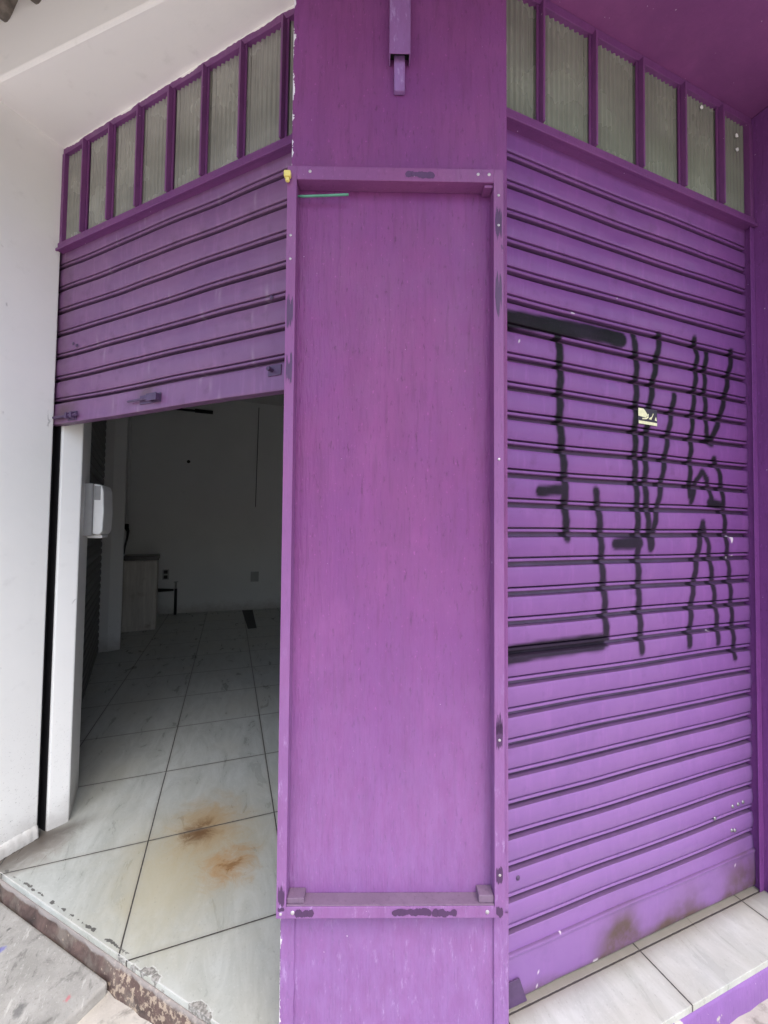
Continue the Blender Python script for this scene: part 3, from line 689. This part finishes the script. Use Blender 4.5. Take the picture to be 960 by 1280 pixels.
# dark inner shutter on the left side wall
a = Vector((-.93, 2.965)); b = Vector((-1.445, 5.80)); dv = (b - a); ln = dv.length; rz = math.atan2(dv.y, dv.x)
si = thing('inner_shutter', 'dark grey slatted shutter along the left side inside the shop', 'roller shutter', (a.x, a.y, 0), rz)
vs = []; fs = []; prof = ((0, 0), (.004, .010), (.030, .017), (.066, .014), (.078, .002), (.080, -.008)); m = MB(); rows = []
for k in range(45):
    for z, o_ in prof: rows.append((k * .083 + z, o_))
for z, o_ in rows: vs += [(0, -o_, z), (ln, -o_, z)]
fs = [(2 * i, 2 * i + 1, 2 * i + 3, 2 * i + 2) for i in range(len(rows) - 1)]
m.add(vs, fs); m.build('curtain', M_SHUT_IN, si)
m = MB(); m.box(0, .05, -.03, .02, 0, 3.75); m.build('guide_rail', M_SHUT_IN, si)
m = MB(); m.prism([(-1.335, 5.781), (-1.216, 5.841), (-1.272, 6.13), (-1.53, 6.10), (-1.53, 5.79)], 0.001, 3.779); tag(m.build('column', M_ROOMW, bevel=.006), 'white square column at the far end of the dark inner shutter', 'column')
# paper dispenser on the jamb
dp = thing('paper_dispenser', 'white and grey paper dispenser fixed to the inner jamb', 'dispenser', (-.782, 2.84, 1.475), 0)
m = MB(); m.prism([(.0, -.11), (.055, -.10), (.055, .10), (.0, .12)], .0, .30); m.build('back_plate', M_GRPL, dp, bevel=.008, seg=3)
m = MB(); pr_ = [(.0555, .012), (.090, .006), (.104, .03), (.108, .14), (.103, .26), (.093, .292), (.0555, .298)]
n = len(pr_); vs = [(x, -.098, z) for x, z in pr_] + [(x, .098, z) for x, z in pr_]
m.add(vs, [tuple(range(n)), tuple(range(2 * n - 1, n - 1, -1))] + [(i, n + i, n + (i + 1) % n, (i + 1) % n) for i in range(n)]); m.build('cover', M_WHPL, dp, bevel=.008, seg=3)
m = MB(); m.box(.060, .090, -.0995, -.0985, .205, .285); m.build('window', M_GRPL, dp)
m = MB(); m.box(.02, .095, -.06, .06, -.012, .0055); m.build('paper_slot', M_WHPL, dp, bevel=.003)
# cabinet
cb = thing('cabinet', 'worn pale wooden cabinet with dark top near the rear wall', 'cabinet', (-1.40, 6.735, 0), math.radians(6))
m = MB(); m.box(0, .425, .0, .46, .0, 1.005); m.build('body', M_CAB, cb, bevel=.004)
m = MB(); m.box(-.01, .44, -.02, .47, 1.0055, 1.065); m.build('worktop', M_CABTOP, cb, bevel=.004)
m = MB(); m.box(.006, .208, -.016, -.0006, .08, .99); m.build('door', M_CAB, cb, bevel=.003)
m = MB(); m.box(.213, .419, -.016, -.0006, .08, .99); m.build('door', M_CAB, cb, bevel=.003)
m = MB(); m.tube([(0, 0, 1.52), (0, 0, 3.77)], .024); tag(at(m.build('conduit', M_WHPL, smooth=True), (-1.59, 7.82, 0)), 'pale vertical pipe in the rear left corner of the shop', 'pipe')
m = MB(); m.tube([(0, 0, 1.519), (.0, -.01, 1.45), (.03, -.06, 1.40), (.06, -.25, 1.30), (.085, -.5, 1.18), (.10, -.62, 1.10), (.10, -.65, 1.072)], [.03, .03, .022, .016, .014, .014, .014]); tag(at(m.build('hose', M_BLKPL, smooth=True), (-1.59, 7.82, 0)), 'black hose hanging from the pale pipe to the cabinet top', 'hose')
m = MB(); m.tube([(-.27, 0, .425), (-.09, 0, .42), (-.03, -.0, .42)], [.03, .022, .018]); m.tube([(0, 0, .002), (.002, 0, .2), (.0, 0, .44)], .022); sp = thing('standpipe', 'black and grey standpipe beside the cabinet at the rear wall', 'pipe', (-.83, 7.74, 0))
m.build('pipe', M_BLKPL, sp, smooth=True); m = MB(); m.tube([(0, 0, .441), (0, 0, .55)], .017); m.tube([(-.03, -.02, .55), (.03, .02, .56)], .008); m.build('tap', M_GREY, sp, smooth=True)
def outlet(label, x, z, wd, h, mat, inner):
    o = thing('wall_socket', label, 'socket', (x, 7.8495, z))
    m = MB(); m.box(-wd / 2, wd / 2, -.012, 0, -h / 2, h / 2); m.build('plate', mat, o, bevel=.003)
    for s_ in (-1, 1):
        m = MB(); m.box(-wd * .3, wd * .3, -.020, -.0125, s_ * h * .25 - h * .17, s_ * h * .25 + h * .17); m.build('outlet', inner, o, bevel=.002)
outlet('dark double socket on the rear wall beside the cabinet', -1.0, .67, .10, .17, M_GREY, M_BLKPL)
outlet('faint grey socket plate low on the rear wall', .445, .59, .14, .18, M_GREY, M_GREY)
m = MB(); m.tube([(.43, 7.842, 1.86), (.45, 7.842, 3.70)], .006); tag(m.build('wire', M_BLKPL), 'thin dark wire running down the rear wall', 'wire')
m = MB(); dome(m, -.70, 7.848, 2.62, .03, 0); tag(m.build('wall_fixing', M_BLKPL), 'small dark fixing high on the rear wall', 'fixing')
m = MB(); m.box(-1.0, -.62, 7.80, 7.849, 3.50, 3.53); m.box(-.62, -.33, 7.80, 7.849, 3.49, 3.545); tag(m.build('dark_bar', M_BLKPL), 'short dark bar under the ceiling on the rear wall', 'rail')  # thin dark bar high on the rear wall
m = MB(); m.prism([(.285, 6.42), (.41, 6.43), (.42, 7.76), (.24, 7.78)], .0005, .006); tag(m.build('floor_cover', M_HATCH), 'narrow dark cover strip on the floor near the rear wall', 'floor cover')

# ------------------------------------------------------------------ tiled eave over the facade
ev = thing('tiled_eave', 'weathered grey roof tiles of the eave above the white lintel', 'roof', (0, 0, 3.715))
def eave(a, b, out_l, out_r, m, over=1.2):
    """barrel tiles seen from below, from wall line a-b outwards"""
    a, b = Vector(a), Vector(b); u = (b - a).normalized(); o = Vector((u.y, -u.x)); ln = (b - a).length
    per = .20; n = int(ln / per * 12); rows = 10; vs = []; fs = []
    for j in range(rows + 1):
        f = j / rows; dd = -.25 + (over + .25) * f
        for i in range(n + 1):
            s = i / n
            ex = (out_l * (1 - s) + out_r * s) * max(0, dd)
            p = a + u * (ln * s) + o * dd + u * ex * 0
            lip = .012 * ((f * 3) % 1)
            z = .07 + .045 * math.sin((ln * s) / per * math.tau) - .25 * dd - lip
            vs.append((p.x, p.y, z))
    for j in range(rows):
        for i in range(n): k = j * (n + 1) + i; fs.append((k, k + 1, k + n + 2, k + n + 1))
    m.add(vs, fs)
m = MB()
w0 = Vector((-1.083, 2.295)); w1 = Vector((.163, 1.229)); dvec = (w1 - w0).normalized()
eave(w0 - dvec * 4, w1 + dvec * .1, 0, 0, m); eave(w1 - PT * .1, PR + PT * .15, 0, 0, m); eave((.75, .86), (5, .80), 0, 0, m)
e_ = m.build('tiles', M_TILEROOF, ev, smooth=True)
sol = e_.modifiers.new('thick', 'SOLIDIFY'); sol.thickness = .014

# ------------------------------------------------------------------ camera, light, sky
f_px, pitch, roll, yaw = 511.517, .0322, .0139, .3595
fw = Vector((math.sin(yaw) * math.cos(pitch), math.cos(yaw) * math.cos(pitch), math.sin(pitch)))
r0 = Vector((math.cos(yaw), -math.sin(yaw), 0)); u0 = r0.cross(fw)
rr = r0 * math.cos(roll) + u0 * math.sin(roll); uu = u0 * math.cos(roll) - r0 * math.sin(roll)
cam = bpy.data.cameras.new('camera'); co = bpy.data.objects.new('camera', cam); C.objects.link(co)
co.matrix_world = Matrix(((rr.x, uu.x, -fw.x, 0), (rr.y, uu.y, -fw.y, 0), (rr.z, uu.z, -fw.z, 1.56), (0, 0, 0, 1)))
cam.sensor_fit = 'VERTICAL'; cam.sensor_height = 36; cam.lens = f_px / 1280 * 36; cam.clip_start = .02; cam.clip_end = 500
SC.camera = co

SUN_EL, SUN_AZ = math.radians(64), math.radians(180)     # azimuth clockwise from +Y
sd = Vector((math.sin(SUN_AZ) * math.cos(SUN_EL), math.cos(SUN_AZ) * math.cos(SUN_EL), math.sin(SUN_EL)))
sun = bpy.data.lights.new('sun', 'SUN'); so = bpy.data.objects.new('sun', sun); C.objects.link(so)
sun.energy = 1.2; sun.angle = math.radians(50); sun.color = (1., .99, .97)
so.rotation_euler = (-sd).to_track_quat('-Z', 'Y').to_euler()
W = bpy.data.worlds.new("World"); SC.world = W; W.use_nodes = True
nt = W.node_tree; bg = nt.nodes['Background']; sky = nt.nodes.new('ShaderNodeTexSky'); sky.sky_type = 'NISHITA'
sky.sun_disc = False; sky.sun_elevation = SUN_EL; sky.sun_rotation = SUN_AZ; sky.dust_density = 3.; sky.air_density = 1.; sky.ozone_density = .6
hs = nt.nodes.new('ShaderNodeHueSaturation'); hs.inputs['Saturation'].default_value = 1.0
nt.links.new(sky.outputs[0], hs.inputs['Color']); nt.links.new(hs.outputs[0], bg.inputs['Color']); bg.inputs["Strength"].default_value = .14
vs_ = SC.view_settings; vs_.view_transform = 'Standard'; vs_.look = 'None'; vs_.gamma = 1; vs_.use_curve_mapping = False; vs_.exposure = 1.46
SC.render.engine = 'CYCLES'; SC.cycles.max_bounces = 10; SC.cycles.diffuse_bounces = 7; SC.cycles.use_denoising = True
